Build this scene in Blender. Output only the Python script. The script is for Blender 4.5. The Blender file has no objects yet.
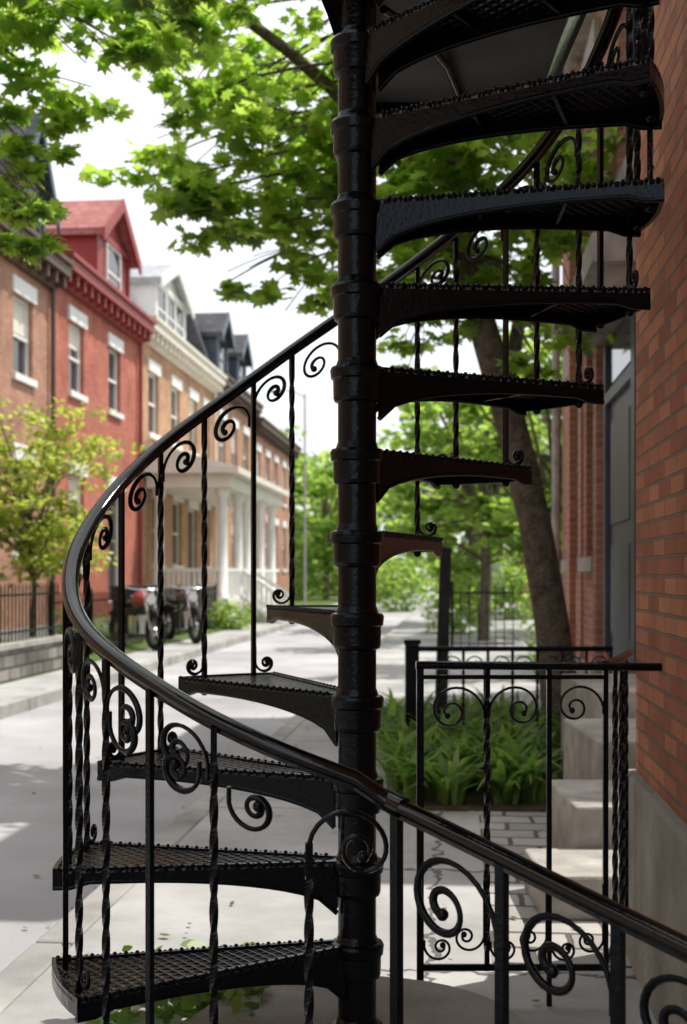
import bpy, math, random
import numpy as np
from mathutils import Vector, Matrix
random.seed(7)
rng = np.random.default_rng(7)
EYE = 1.35
SROT = -math.atan(0.0902)
sc = bpy.context.scene
rad = math.radians

# ---------------------------------------------------------------- mesh builder
class MB:
    def __init__(s):
        s.v=[]; s.f=[]; s.m=[]; s.s=[]
    def add(s, vs, fs, mi=0, sm=False):
        o=len(s.v); s.v.extend([tuple(p) for p in vs])
        for f in fs:
            s.f.append([i+o for i in f]); s.m.append(mi); s.s.append(sm)
    def box(s,x0,x1,y0,y1,z0,z1,mi=0):
        vs=[(x0,y0,z0),(x1,y0,z0),(x1,y1,z0),(x0,y1,z0),(x0,y0,z1),(x1,y0,z1),(x1,y1,z1),(x0,y1,z1)]
        s.add(vs,[(0,3,2,1),(4,5,6,7),(0,1,5,4),(1,2,6,5),(2,3,7,6),(3,0,4,7)],mi)
    def prism(s,poly,z0,z1,mi=0):
        n=len(poly)
        vs=[(p[0],p[1],z0) for p in poly]+[(p[0],p[1],z1) for p in poly]
        fs=[tuple(range(n-1,-1,-1)),tuple(range(n,2*n))]+[(i,(i+1)%n,n+(i+1)%n,n+i) for i in range(n)]
        s.add(vs,fs,mi)
    def extr(s,poly3,d,mi=0,sm=False):
        n=len(poly3); d=Vector(d)
        a=[Vector(p) for p in poly3]; b=[p+d for p in a]
        fs=[tuple(range(n)),tuple(range(2*n-1,n-1,-1))]+[(i,n+i,n+(i+1)%n,(i+1)%n) for i in range(n)]
        s.add(a+b,fs,mi,sm)
    def tube(s,pts,r,n=8,mi=0,sm=True,sx=1.0,sz=1.0,up=None,cap=True):
        pts=[Vector(p) for p in pts]; N=len(pts)
        rs=r if isinstance(r,(list,tuple)) else [r]*N
        T=[(pts[min(i+1,N-1)]-pts[max(i-1,0)]).normalized() for i in range(N)]
        if up is None:
            a=Vector((0,0,1)) if abs(T[0].z)<0.9 else Vector((1,0,0))
            nn=(a-T[0]*a.dot(T[0])).normalized()
        vs=[]
        for i in range(N):
            if up is not None:
                u=Vector(up); nn=(u-T[i]*u.dot(T[i])).normalized()
            else:
                nn=(nn-T[i]*nn.dot(T[i]))
                nn=nn.normalized() if nn.length>1e-6 else T[i].orthogonal().normalized()
            b=T[i].cross(nn)
            for k in range(n):
                a=2*math.pi*(k+.5)/n
                vs.append(pts[i]+b*(math.cos(a)*rs[i]*sx)+nn*(math.sin(a)*rs[i]*sz))
        fs=[]
        for i in range(N-1):
            for k in range(n):
                fs.append((i*n+k,i*n+(k+1)%n,(i+1)*n+(k+1)%n,(i+1)*n+k))
        s.add(vs,fs,mi,sm)
        if cap:
            s.add(vs[:n],[tuple(range(n-1,-1,-1))],mi); s.add(vs[-n:],[tuple(range(n))],mi)
    def lathe(s,cx,cy,prof,n=32,mi=0,sm=True,crisp=False):
        def ring(z,r): return [(cx+r*math.cos(2*math.pi*k/n),cy+r*math.sin(2*math.pi*k/n),z) for k in range(n)]
        if crisp:
            for i in range(len(prof)-1):
                s.add(ring(*prof[i])+ring(*prof[i+1]),[(k,(k+1)%n,n+(k+1)%n,n+k) for k in range(n)],mi,True)
            return
        vs=[];N=len(prof)
        for z,r in prof: vs+=ring(z,r)
        fs=[(i*n+k,i*n+(k+1)%n,(i+1)*n+(k+1)%n,(i+1)*n+k) for i in range(N-1) for k in range(n)]
        s.add(vs,fs,mi,sm)
        s.add(vs[-n:],[tuple(range(n))],mi); s.add(vs[:n],[tuple(range(n-1,-1,-1))],mi)
    def ball(s,c,r,n=8,mi=0):
        prof=[(c[2]+r*math.sin(a),max(1e-4,r*math.cos(a))) for a in [(-90+180*i/5)*math.pi/180 for i in range(6)]]
        s.lathe(c[0],c[1],prof,n,mi)
    def twist(s,x,y,z0,z1,w,pitch=.11,a0=0,mi=0,plain=0.06,tw=True):
        N=max(2,int((z1-z0)/.009)) if tw else 1
        h=w/2*math.sqrt(2); vs=[];ang=a0+math.pi/4
        for i in range(N+1):
            z=z0+(z1-z0)*i/N
            if tw and z>z0+plain and z<z1-plain: ang+= (z1-z0)/N/pitch*2*math.pi/2
            for k in range(4):
                a=ang+k*math.pi/2; vs.append((x+h*math.cos(a),y+h*math.sin(a),z))
        fs=[(i*4+k,i*4+(k+1)%4,(i+1)*4+(k+1)%4,(i+1)*4+k) for i in range(N) for k in range(4)]
        s.add(vs,fs,mi); s.add(vs[-4:],[(0,1,2,3)],mi); s.add(vs[:4],[(3,2,1,0)],mi)
    def torus(s,c,R,r,axis='x',n=24,k=8,mi=0):
        vs=[]
        for i in range(n):
            a=2*math.pi*i/n
            for j in range(k):
                b=2*math.pi*j/k; q=R+r*math.cos(b); w=r*math.sin(b)
                p=(w,q*math.cos(a),q*math.sin(a)) if axis=='x' else (q*math.cos(a),w,q*math.sin(a))
                vs.append((c[0]+p[0],c[1]+p[1],c[2]+p[2]))
        fs=[(i*k+j,((i+1)%n)*k+j,((i+1)%n)*k+(j+1)%k,i*k+(j+1)%k) for i in range(n) for j in range(k)]
        s.add(vs,fs,mi,True)
    def obj(s,name,mats,parent=None,street=False,bevel=0):
        me=bpy.data.meshes.new(name); me.from_pydata(s.v,[],s.f)
        for m in (mats if isinstance(mats,(list,tuple)) else [mats]): me.materials.append(m)
        me.polygons.foreach_set('material_index',s.m); me.polygons.foreach_set('use_smooth',s.s)
        me.update()
        o=bpy.data.objects.new(name,me); sc.collection.objects.link(o)
        if parent: o.parent=parent
        elif street: o.rotation_euler=(0,0,SROT)
        if bevel:
            b=o.modifiers.new('bevel','BEVEL'); b.width=bevel; b.segments=2; b.limit_method='ANGLE'
        return o

def empty(name,street=False,loc=(0,0,0)):
    o=bpy.data.objects.new(name,None); sc.collection.objects.link(o); o.location=loc
    if street: o.rotation_euler=(0,0,SROT)
    return o

# ---------------------------------------------------------------- materials
def newmat(name):
    m=bpy.data.materials.new(name); m.use_nodes=True
    nt=m.node_tree; p=nt.nodes['Principled BSDF']; return m,nt,p
def col(c): return (c[0],c[1],c[2],1)
def noisemat(name,c1,c2,scale=6,rough=.8,bump=.2,bscale=60,spec=.3,metal=0,coat=0,big=0):
    m,nt,p=newmat(name); N=nt.nodes; L=nt.links
    tc=N.new('ShaderNodeTexCoord')
    n1=N.new('ShaderNodeTexNoise'); n1.inputs['Scale'].default_value=scale; n1.inputs['Detail'].default_value=6
    L.new(tc.outputs['Object'],n1.inputs['Vector'])
    cr=N.new('ShaderNodeValToRGB'); cr.color_ramp.elements[0].position=.3; cr.color_ramp.elements[1].position=.7
    cr.color_ramp.elements[0].color=col(c1); cr.color_ramp.elements[1].color=col(c2)
    L.new(n1.outputs['Fac'],cr.inputs['Fac']); out=cr.outputs['Color']
    if big:
        n3=N.new('ShaderNodeTexNoise'); n3.inputs['Scale'].default_value=big; n3.inputs['Detail'].default_value=4
        L.new(tc.outputs['Object'],n3.inputs['Vector'])
        mr=N.new('ShaderNodeMapRange'); mr.inputs[1].default_value=.35; mr.inputs[2].default_value=.65; mr.inputs[3].default_value=.76; mr.inputs[4].default_value=1.1
        L.new(n3.outputs['Fac'],mr.inputs[0])
        mx=N.new('ShaderNodeMix'); mx.data_type='RGBA'; mx.blend_type='MULTIPLY'; mx.inputs[0].default_value=1
        L.new(out,mx.inputs[6]); L.new(mr.outputs[0],mx.inputs[7]); out=mx.outputs[2]
    L.new(out,p.inputs['Base Color'])
    n2=N.new('ShaderNodeTexNoise'); n2.inputs['Scale'].default_value=bscale; n2.inputs['Detail'].default_value=5
    L.new(tc.outputs['Object'],n2.inputs['Vector'])
    b=N.new('ShaderNodeBump'); b.inputs['Strength'].default_value=bump; b.inputs['Distance'].default_value=.01
    L.new(n2.outputs['Fac'],b.inputs['Height']); L.new(b.outputs['Normal'],p.inputs['Normal'])
    p.inputs['Roughness'].default_value=rough; p.inputs['Specular IOR Level'].default_value=spec
    p.inputs['Metallic'].default_value=metal; p.inputs['Coat Weight'].default_value=coat
    return m
def brickmat(name,c1,c2,mortar,w=.2,h=.065,ms=.006,flat=False,offset=.5,dirt=.25,bump=.5,rough=.85):
    m,nt,p=newmat(name); N=nt.nodes; L=nt.links
    tc=N.new('ShaderNodeTexCoord'); sx=N.new('ShaderNodeSeparateXYZ'); L.new(tc.outputs['Object'],sx.inputs[0])
    cb=N.new('ShaderNodeCombineXYZ')
    if flat:
        L.new(sx.outputs[0],cb.inputs[0]); L.new(sx.outputs[1],cb.inputs[1])
    else:
        sn=N.new('ShaderNodeSeparateXYZ'); L.new(tc.outputs['Normal'],sn.inputs[0])
        ab=N.new('ShaderNodeMath'); ab.operation='ABSOLUTE'; L.new(sn.outputs[0],ab.inputs[0])
        gt=N.new('ShaderNodeMath'); gt.operation='GREATER_THAN'; gt.inputs[1].default_value=.5; L.new(ab.outputs[0],gt.inputs[0])
        mx=N.new('ShaderNodeMix'); L.new(gt.outputs[0],mx.inputs[0]); L.new(sx.outputs[0],mx.inputs[2]); L.new(sx.outputs[1],mx.inputs[3])
        L.new(mx.outputs[0],cb.inputs[0]); L.new(sx.outputs[2],cb.inputs[1])
    nz=N.new('ShaderNodeTexNoise'); nz.inputs['Scale'].default_value=9; L.new(cb.outputs[0],nz.inputs['Vector'])
    vm=N.new('ShaderNodeVectorMath'); vm.operation='MULTIPLY_ADD'
    L.new(nz.outputs['Color'],vm.inputs[0]); vm.inputs[1].default_value=(h*.12,h*.12,0); L.new(cb.outputs[0],vm.inputs[2])
    bt=N.new('ShaderNodeTexBrick'); L.new(vm.outputs[0],bt.inputs['Vector']); bt.offset=offset
    bt.inputs['Color1'].default_value=col(c1); bt.inputs['Color2'].default_value=col(c2); bt.inputs['Mortar'].default_value=col(mortar)
    bt.inputs['Scale'].default_value=1; bt.inputs['Brick Width'].default_value=w; bt.inputs['Row Height'].default_value=h
    bt.inputs['Mortar Size'].default_value=ms; bt.inputs['Mortar Smooth'].default_value=.3
    n2=N.new('ShaderNodeTexNoise'); n2.inputs['Scale'].default_value=1.3; n2.inputs['Detail'].default_value=8; n2.inputs['Roughness'].default_value=.65
    L.new(tc.outputs['Object'],n2.inputs['Vector'])
    mr=N.new('ShaderNodeMapRange'); mr.inputs[1].default_value=.3; mr.inputs[2].default_value=.7; mr.inputs[3].default_value=1-dirt; mr.inputs[4].default_value=1+dirt*.5
    L.new(n2.outputs['Fac'],mr.inputs[0])
    mm=N.new('ShaderNodeMix'); mm.data_type='RGBA'; mm.blend_type='MULTIPLY'; mm.inputs[0].default_value=1
    L.new(bt.outputs['Color'],mm.inputs[6]); L.new(mr.outputs[0],mm.inputs[7]); L.new(mm.outputs[2],p.inputs['Base Color'])
    n4=N.new('ShaderNodeTexNoise'); n4.inputs['Scale'].default_value=90; n4.inputs['Detail'].default_value=4; L.new(tc.outputs['Object'],n4.inputs['Vector'])
    ma=N.new('ShaderNodeMath'); ma.operation='MULTIPLY_ADD'; ma.inputs[1].default_value=-1; L.new(bt.outputs['Fac'],ma.inputs[0])
    m5=N.new('ShaderNodeMath'); m5.operation='MULTIPLY'; m5.inputs[1].default_value=.35; L.new(n4.outputs['Fac'],m5.inputs[0]); L.new(m5.outputs[0],ma.inputs[2])
    b=N.new('ShaderNodeBump'); b.inputs['Strength'].default_value=bump; b.inputs['Distance'].default_value=.006
    L.new(ma.outputs[0],b.inputs['Height']); L.new(b.outputs['Normal'],p.inputs['Normal'])
    p.inputs['Roughness'].default_value=rough; p.inputs['Specular IOR Level'].default_value=.25
    return m
def leafmat(name,d1,d2,t1,t2,mixf=.5):
    m=bpy.data.materials.new(name); m.use_nodes=True; nt=m.node_tree; N=nt.nodes; L=nt.links
    N.remove(N['Principled BSDF']); out=N['Material Output']
    g=N.new('ShaderNodeNewGeometry')
    def ramp(a,b):
        mx=N.new('ShaderNodeMix'); mx.data_type='RGBA'; mx.inputs[6].default_value=col(a); mx.inputs[7].default_value=col(b)
        L.new(g.outputs['Random Per Island'],mx.inputs[0]); return mx.outputs[2]
    d=N.new('ShaderNodeBsdfDiffuse'); L.new(ramp(d1,d2),d.inputs[0])
    t=N.new('ShaderNodeBsdfTranslucent'); L.new(ramp(t1,t2),t.inputs[0])
    gl=N.new('ShaderNodeBsdfGlossy'); gl.inputs['Roughness'].default_value=.4; gl.inputs[0].default_value=(.6,.6,.6,1)
    m1=N.new('ShaderNodeMixShader'); m1.inputs[0].default_value=mixf; L.new(d.outputs[0],m1.inputs[1]); L.new(t.outputs[0],m1.inputs[2])
    m2=N.new('ShaderNodeMixShader'); m2.inputs[0].default_value=.05; L.new(m1.outputs[0],m2.inputs[1]); L.new(gl.outputs[0],m2.inputs[2])
    L.new(m2.outputs[0],out.inputs[0]); return m

IRON=noisemat('black_iron_paint',(.002,.002,.003),(.005,.005,.0065),25,.16,.18,90,.27,0,0)
IRON.node_tree.nodes['Principled BSDF'].inputs['Specular Tint'].default_value=(.72,.86,1,1)
PLATE=noisemat('grey_steel_plate',(.02,.02,.021),(.05,.048,.045),5,.55,.2,60,.3)
TREAD,nt,p=newmat('cast_iron_tread'); N=nt.nodes;L=nt.links
p.inputs['Base Color'].default_value=(.005,.005,.006,1); p.inputs['Roughness'].default_value=.18; p.inputs['Specular IOR Level'].default_value=.6; p.inputs['Specular Tint'].default_value=(.8,.9,1,1)
tc=N.new('ShaderNodeTexCoord'); hs=[]
for a in (38,-38):
    mp=N.new('ShaderNodeMapping'); mp.inputs['Rotation'].default_value=(0,0,rad(a)); L.new(tc.outputs['Object'],mp.inputs[0])
    w=N.new('ShaderNodeTexWave'); w.inputs['Scale'].default_value=13; w.inputs['Distortion'].default_value=.4; L.new(mp.outputs[0],w.inputs['Vector']); hs.append(w)
mx=N.new('ShaderNodeMath'); mx.operation='MAXIMUM'; L.new(hs[0].outputs['Fac'],mx.inputs[0]); L.new(hs[1].outputs['Fac'],mx.inputs[1])
b=N.new('ShaderNodeBump'); b.inputs['Strength'].default_value=1; b.inputs['Distance'].default_value=.008; L.new(mx.outputs[0],b.inputs['Height']); L.new(b.outputs[0],p.inputs['Normal'])

CONC=noisemat('concrete',(.30,.295,.285),(.44,.43,.41),5,.85,.4,70,.25,0,0,1.2)
STONE=noisemat('stone',(.28,.27,.25),(.44,.42,.39),9,.85,.5,50,.25,0,0,2)
FOUND=noisemat('foundation_concrete',(.22,.21,.19),(.38,.37,.345),4,.9,.6,45,.2,0,0,1.5)
ASPH=noisemat('pale_road_surface',(.36,.355,.37),(.47,.465,.485),1.1,.8,.5,160,.3,0,0,.35)
SLAB=brickmat('sidewalk_slabs',(.37,.37,.365),(.44,.435,.43),(.13,.13,.125),1.25,1.3,.012,True,0.0,.38,.4)
PAVER=brickmat('stone_pavers',(.30,.29,.28),(.46,.44,.41),(.11,.105,.09),.26,.17,.012,True,.5,.3,.9)
DIRT=noisemat('soil',(.05,.04,.028),(.11,.085,.06),9,.95,.8,40)
GRASS=noisemat('lawn',(.05,.09,.02),(.10,.15,.035),14,.95,1,90)
BR_NEAR=brickmat('orange_brown_brick',(.52,.215,.12),(.30,.105,.06),(.21,.155,.115),.19,.054,.0055,dirt=.45,bump=1)
BR_A=brickmat('pink_brick',(.48,.24,.16),(.38,.175,.115),(.38,.31,.26),dirt=.35)
BR_B=brickmat('red_brick',(.50,.16,.11),(.40,.115,.08),(.40,.2,.16),dirt=.35)
BR_C=brickmat('tan_brick',(.52,.30,.17),(.43,.23,.13),(.42,.34,.26),dirt=.35)
BR_D=brickmat('ochre_brick',(.48,.26,.15),(.40,.2,.12),(.4,.32,.25))
BR_N=brickmat('rose_brick',(.50,.22,.155),(.36,.145,.10),(.40,.31,.26),ms=.008,bump=.8)
STWALL=brickmat('rubble_stone',(.16,.15,.135),(.32,.30,.27),(.07,.065,.06),.38,.15,.018,bump=1,dirt=.5)
WHITE=noisemat('white_paint',(.70,.70,.68),(.8,.8,.78),3,.5,.1,30)
CREAM=noisemat('cream_paint',(.64,.61,.53),(.74,.71,.63),3,.55,.1,30)
DRED=noisemat('dark_red_paint',(.24,.04,.035),(.31,.055,.05),3,.5,.1,30)
PINKROOF=brickmat('red_slate',(.42,.17,.16),(.34,.13,.12),(.2,.08,.07),.25,.16,.01)
DARKROOF=brickmat('grey_slate',(.06,.062,.07),(.095,.097,.105),(.03,.03,.035),.25,.16,.01)
GREYROOF=brickmat('pale_slate',(.35,.37,.40),(.45,.47,.5),(.25,.26,.28),.25,.16,.01)
BROWN=noisemat('brown_paint',(.08,.05,.04),(.13,.085,.06),4,.55,.1,30)
DBLUE=noisemat('blue_grey_paint',(.045,.06,.085),(.07,.09,.12),4,.4,.1,30)
GLASS,nt,p=newmat('window_glass'); p.inputs['Base Color'].default_value=(.025,.03,.035,1); p.inputs['Roughness'].default_value=.06; p.inputs['Specular IOR Level'].default_value=.8
BARK=noisemat('bark',(.08,.063,.048),(.20,.165,.13),14,.95,1,38)
for n_ in BARK.node_tree.nodes:
    if n_.type=='BUMP': n_.inputs['Distance'].default_value=.04
LEAF=leafmat('maple_leaf',(.06,.12,.02),(.12,.19,.035),(.34,.60,.05),(.62,.82,.13),.66)
LEAFY=leafmat('yellow_leaf',(.14,.19,.03),(.22,.25,.05),(.50,.62,.08),(.68,.74,.14),.58)
LEAFD=leafmat('tree_leaf',(.07,.13,.025),(.13,.20,.045),(.32,.56,.07),(.56,.74,.14),.6)
BLADE=leafmat('daylily_blade',(.07,.15,.03),(.16,.25,.05),(.22,.46,.06),(.42,.62,.11),.45)
LITTER=leafmat('leaf_litter',(.10,.12,.03),(.20,.15,.06),(.2,.2,.05),(.25,.2,.06),.3)

# ---------------------------------------------------------------- ground and streets
g=MB(); g.box(-400,400,-60,900,-.35,-.012); g.obj('ground',GRASS)
UK=-1.395; UL=-4.22; UF=1.145; UFL=-7.37
g=MB(); g.box(UL,UK,-30,150,-.2,0); g.obj('road',ASPH,street=True)
e=empty('sidewalk',True)
g=MB(); g.box(UK+.14,UF+1.0,-30,110,-.2,.130); g.obj('slabs',SLAB,e)
g=MB(); 
for i in range(70): g.box(UK,UK+.137,-30+i*2,-30+i*2+1.992,-.2,.134)
g.obj('kerb',CONC,e,bevel=.015)
e=empty('sidewalk',True)
g=MB(); g.box(UL-.82,UL-.14,-30,110,-.2,.130); g.obj('slabs',SLAB,e)
g=MB()
for i in range(70): g.box(UL-.137,UL,-30+i*2,-30+i*2+1.992,-.2,.134)
g.obj('kerb',CONC,e,bevel=.015)
g=MB(); g.box(-14,UL-.822,-30,110,-.2,.145); g.obj('lawn',GRASS,street=True)
g=MB(); g.box(UF+1.003,14,13.5,110,-.2,.145); g.obj('lawn',GRASS,street=True)
g=MB(); g.box(.12,1.1,3.9,6.4,.10,.1345); g.obj('paved_path',PAVER,street=True)
g=MB(); g.box(-.33,1.05,6.42,10.6,.10,.142); g.obj('soil_bed',DIRT,street=True)
g=MB(); g.box(UK+.1,6,44,60,.1,.151); g.obj('driveway',ASPH,street=True)

g=MB(); g.box(-5.35,-5.05,6,15.9,.0,.50); g.box(-5.37,-5.03,6,15.92,.503,.56,1); g.obj('stone_wall',[STWALL,STONE],street=True)
g=MB(); g.box(-7.36,-5.352,6,15.9,.0,.49); g.obj('raised_lawn',GRASS,street=True)
def picket(name,u,v0,v1,z0,z1,sp=.12,mat=IRON,street=True,axis='v'):
    g=MB(); n=int((v1-v0)/sp)
    for i in range(n+1):
        v=v0+i*sp; big=(i%16==0); w=.02 if big else .008
        a=(u-w,u+w,v-w,v+w) if axis=='v' else (v-w,v+w,u-w,u+w)
        g.box(*a,z0,z1+(.06 if big else 0))
        c=((u,v) if axis=='v' else (v,u))
        g.lathe(c[0],c[1],[(z1+(.06 if big else 0),w*1.6),(z1+(.06 if big else 0)+.06,.001)],6)
    for z in (z0+.1,z1-.1):
        if axis=='v': g.box(u-.012,u+.012,v0,v1,z,z+.025)
        else: g.box(v0,v1,u-.012,u+.012,z,z+.025)
    return g.obj(name,mat,street=street)
picket('iron_fence',-5.2,6,15.9,.56,1.2)
picket('iron_fence',-5.5,16.4,21.5,.14,1.05)
picket('iron_fence',-5.5,22.4,28.2,.14,1.05)

# ---------------------------------------------------------------- houses
def facade(mb,u,face,v0,v1,z0,z1,ops,mi=0,depth=.16):
    vs=sorted(set([v0,v1]+[o[0] for o in ops]+[o[1] for o in ops])); zs=sorted(set([z0,z1]+[o[2] for o in ops]+[o[3] for o in ops]))
    def q(a,b,c,d): mb.add([a,b,c,d],[(0,1,2,3)] if face>0 else [(3,2,1,0)],mi)
    for i in range(len(vs)-1):
        for j in range(len(zs)-1):
            cv=(vs[i]+vs[i+1])/2; cz=(zs[j]+zs[j+1])/2
            if any(o[0]<cv<o[1] and o[2]<cz<o[3] for o in ops): continue
            q((u,vs[i],zs[j]),(u,vs[i+1],zs[j]),(u,vs[i+1],zs[j+1]),(u,vs[i],zs[j+1]))
    ui=u-face*depth
    for a,b,c,d in [o[:4] for o in ops]:
        q((u,a,c),(u,a,d),(ui,a,d),(ui,a,c)); q((u,b,d),(u,b,c),(ui,b,c),(ui,b,d))
        q((u,a,d),(u,b,d),(ui,b,d),(ui,a,d)); q((u,b,c),(u,a,c),(ui,a,c),(ui,b,c))
def bx(mb,u0,u1,*a):
    mb.box(min(u0,u1),max(u0,u1),*a)
def dormer(par,u,f,v0,v1,z0,zw,za,wall,roof,trim,depth=3,win=None):
    g=MB(); vc=(v0+v1)/2
    front=[(u,v0,z0),(u,v1,z0),(u,v1,zw),(u,vc,za),(u,v0,zw)]
    g.extr(front,(-f*depth,0,0),0); g.obj('dormer_wall',wall,par)
    g=MB(); o=.16; sl=(za-zw)/(vc-v0)
    for sgn in (-1,1):
        ve=v0-o if sgn<0 else v1+o
        ze=zw-o*sl
        a=(u+f*.22,ve,ze+.02);b_=(u+f*.22,vc,za+.02);c=(u+f*.22,vc,za+.16);d=(u+f*.22,ve,ze+.16)
        g.extr([a,b_,c,d],(-f*(depth+.2),0,0),0)
    g.obj('dormer_roof',roof,par)
    g=MB()
    for sgn in (-1,1):
        ve=v0-o-.03 if sgn<0 else v1+o+.03
        ze=zw-(o+.03)*sl
        g.extr([(u+f*.222,ve,ze-.10),(u+f*.222,vc,za-.1),(u+f*.222,vc,za+.18),(u+f*.222,ve,ze+.18)],(f*.05,0,0))
    bx(g,u+f*.003,u+f*.12,v0-.1,v1+.1,z0-.05,z0+.12)
    bx(g,u+f*.003,u+f*.06,v0,v0+.14,z0+.12,zw); bx(g,u+f*.003,u+f*.06,v1-.14,v1,z0+.12,zw)
    bx(g,u+f*.003,u+f*.07,v0-.05,v1+.05,zw,zw+.13)
    g.obj('dormer_trim',trim,par)
    n=win or 1; g=MB(); h=MB(); W=(v1-v0-.36)/n
    if n==1: W=min(W,1.15)
    s0=(v0+v1)/2-W*n/2
    for i in range(n):
        a=s0+i*W+.05; b_=a+W-.1
        bx(g,u+f*.004,u+f*.02,a,b_,z0+.2,zw-.02)
        for q in ((a-.03,a+.03),(b_-.03,b_+.03)): bx(h,u+f*.004,u+f*.05,q[0],q[1],z0+.17,zw)
        for z in (z0+.17,(z0+zw)/2,zw-.05): bx(h,u+f*.004,u+f*.045,a+.03,b_-.03,z,z+.05)
    g.obj('dormer_glass',GLASS,par); h.obj('dormer_sash',trim if trim!=DRED else WHITE,par)
def house(name,v0,v1,u,f,zt,brick,ops,corn,trim=WHITE,base=.45,depth=9,mansard=None,corn_h=.45,parap=0,sash=WHITE):
    par=empty(name,True)
    g=MB(); facade(g,u,f,v0,v1,0,zt,ops)
    ub=u-f*.17; ue=u-f*depth
    g.box(min(ub,ue),max(ub,ue),v0+.002,v1-.002,0,zt-.003)
    for v in (v0,v1): 
        vs=[(u,v,0),(ub,v,0),(ub,v,zt),(u,v,zt)]; g.add(vs,[(0,1,2,3)])
    g.obj('walls',brick,par)
    g=MB(); h=MB(); t=MB(); cu=MB()
    for o in ops:
        a,b_,c,d=o[:4]
        door=len(o)>4
        gi=u-f*.13
        bx(g,gi,gi-f*.02,a+.02,b_-.02,c+.02,d-.02)
        fw=.055
        bx(h,gi+f*.003,gi+f*.05,a+.001,a+fw,c+.002,d-.002); bx(h,gi+f*.003,gi+f*.05,b_-fw,b_-.001,c+.002,d-.002)
        bx(h,gi+f*.003,gi+f*.05,a+fw,b_-fw,d-fw,d-.002); bx(h,gi+f*.003,gi+f*.05,a+fw,b_-fw,c+.002,c+fw)
        if not door:
            zm=(c+d)/2; bx(h,gi+f*.003,gi+f*.06,a+fw,b_-fw,zm-.025,zm+.025)
            bx(t,u-f*.1,u+f*.07,a-.07,b_+.07,c-.12,c-.001)
            if random.random()<.5:
                bl=random.uniform(.2,.5)*(d-c); bx(cu,gi+f*.001,gi+f*.004,a+fw,b_-fw,d-fw-bl,d-fw)
        bx(t,u+f*.002,u+f*.05,a-.1,b_+.1,d+.001,d+.27)
    g.obj('glass',GLASS,par); h.obj('sashes',sash,par); t.obj('lintels_and_sills',trim,par)
    if cu.v: cu.obj('blinds',CREAM,par)
    g=MB(); bx(g,u+f*.002,u+f*.06,v0+.01,v1-.01,0,base); g.obj('foundation',STONE,par)
    g=MB()
    bx(g,u-f*.3,u+f*.12,v0+.01,v1-.01,zt,zt+corn_h*.55); bx(g,u-f*.3,u+f*.36,v0-.04,v1+.04,zt+corn_h*.55+.002,zt+corn_h)
    bx(g,u-f*.3,u+f*.42,v0-.05,v1+.05,zt+corn_h+.002,zt+corn_h+.08)
    n=int((v1-v0)/.45)
    for i in range(n+1):
        v=v0+.1+i*(v1-v0-.28)/n; bx(g,u+f*.122,u+f*.3,v,v+.09,zt+.03,zt+corn_h*.55)
    g.obj('cornice',corn,par)
    g=MB(); g.tube([(u+f*.08,v1-.15,.2),(u+f*.08,v1-.15,zt)],.045,8); g.obj('downpipe',corn,par)
    g=MB()
    if mansard:
        hh,rm=mansard; z=zt+corn_h+.082
        sec=[(u-f*.05,z),(u-f*.75,z+hh),(u-f*(depth-.8),z+hh+.2),(u-f*depth,z)]
        g.extr([(a,v0+.02,b_) for a,b_ in sec],(0,v1-v0-.04,0)); g.obj('mansard_roof',rm,par)
        g=MB(); g.box(min(u-f*1.6,u-f*2.3),max(u-f*1.6,u-f*2.3),v1-1.0,v1-.25,z+hh-.3,z+hh+.9); g.obj('chimney',brick,par)
    else:
        bx(g,u-f*.3,u-f*depth,v0+.02,v1-.02,zt+.001,zt+.25); g.obj('flat_roof',DARKROOF,par)
    return par
def wins(vs,w,zs):
    return [(v-w/2,v+w/2,a,b) for v in vs for a,b in zs]
Z=house('brick_house',-14,9.95,UFL,1,7.2,BR_C,wins([-11,-7,-3,1,5,8],1.0,[(1.7,3.3),(4.75,6.3)]),BROWN,mansard=(2,DARKROOF))  # unseen row extension, added to block bright sky reflected in the stair iron
A=house('brick_house',10,22.1,UFL,1,6.55,BR_A,wins([11.5,14,16.4,18.6,20.6],.95,[(1.7,3.3),(4.75,6.1)]),BROWN,mansard=(.9,DARKROOF))
dormer(A,UFL-.1,1,20.3,21.9,7.1,8.0,9.3,DBLUE,DARKROOF,DBLUE)
dormer(A,UFL-.1,1,15.4,17.2,7.1,8.0,9.2,DBLUE,DARKROOF,DBLUE)
B=house('brick_house',22.15,28.4,UFL,1,6.75,BR_B,wins([23.6,26.3],.95,[(4.9,6.25)])+wins([23.6],1.0,[(1.5,3.3)])+[(25.8,26.9,.75,3.2,1)],DRED,mansard=(.5,PINKROOF))
dormer(B,UFL-.05,1,25.0,27.6,7.2,8.45,9.35,DRED,PINKROOF,DRED,win=1)
Cc=house('brick_house',28.45,37.4,UFL,1,6.9,BR_C,wins([29.8,32.2,34.4,36.3],1.0,[(4.8,6.3)])+wins([30.2,32.4,36.2],1.0,[(1.6,3.3)])+[(33.8,34.9,.8,3.2,1)],CREAM,mansard=(1.0,GREYROOF))
dormer(Cc,UFL-.05,1,30.0,33.4,7.4,8.6,9.3,WHITE,GREYROOF,WHITE,win=3)
D=house('brick_house',37.45,44.7,UFL,1,7.0,BR_D,wins([38.8,41,43.2],1.0,[(1.6,3.4),(4.7,6.3)]),BROWN,mansard=(1.9,DARKROOF))
dormer(D,UFL-.1,1,38.2,40.0,7.5,8.9,9.6,DBLUE,DARKROOF,DBLUE); dormer(D,UFL-.1,1,41.8,43.6,7.5,8.9,9.6,DBLUE,DARKROOF,DBLUE)
E=house('brick_house',44.75,56,UFL,1,6.6,BR_A,wins([46,48.3,50.6,53,55],1.0,[(1.6,3.4),(4.4,6.0)]),BROWN)
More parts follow.
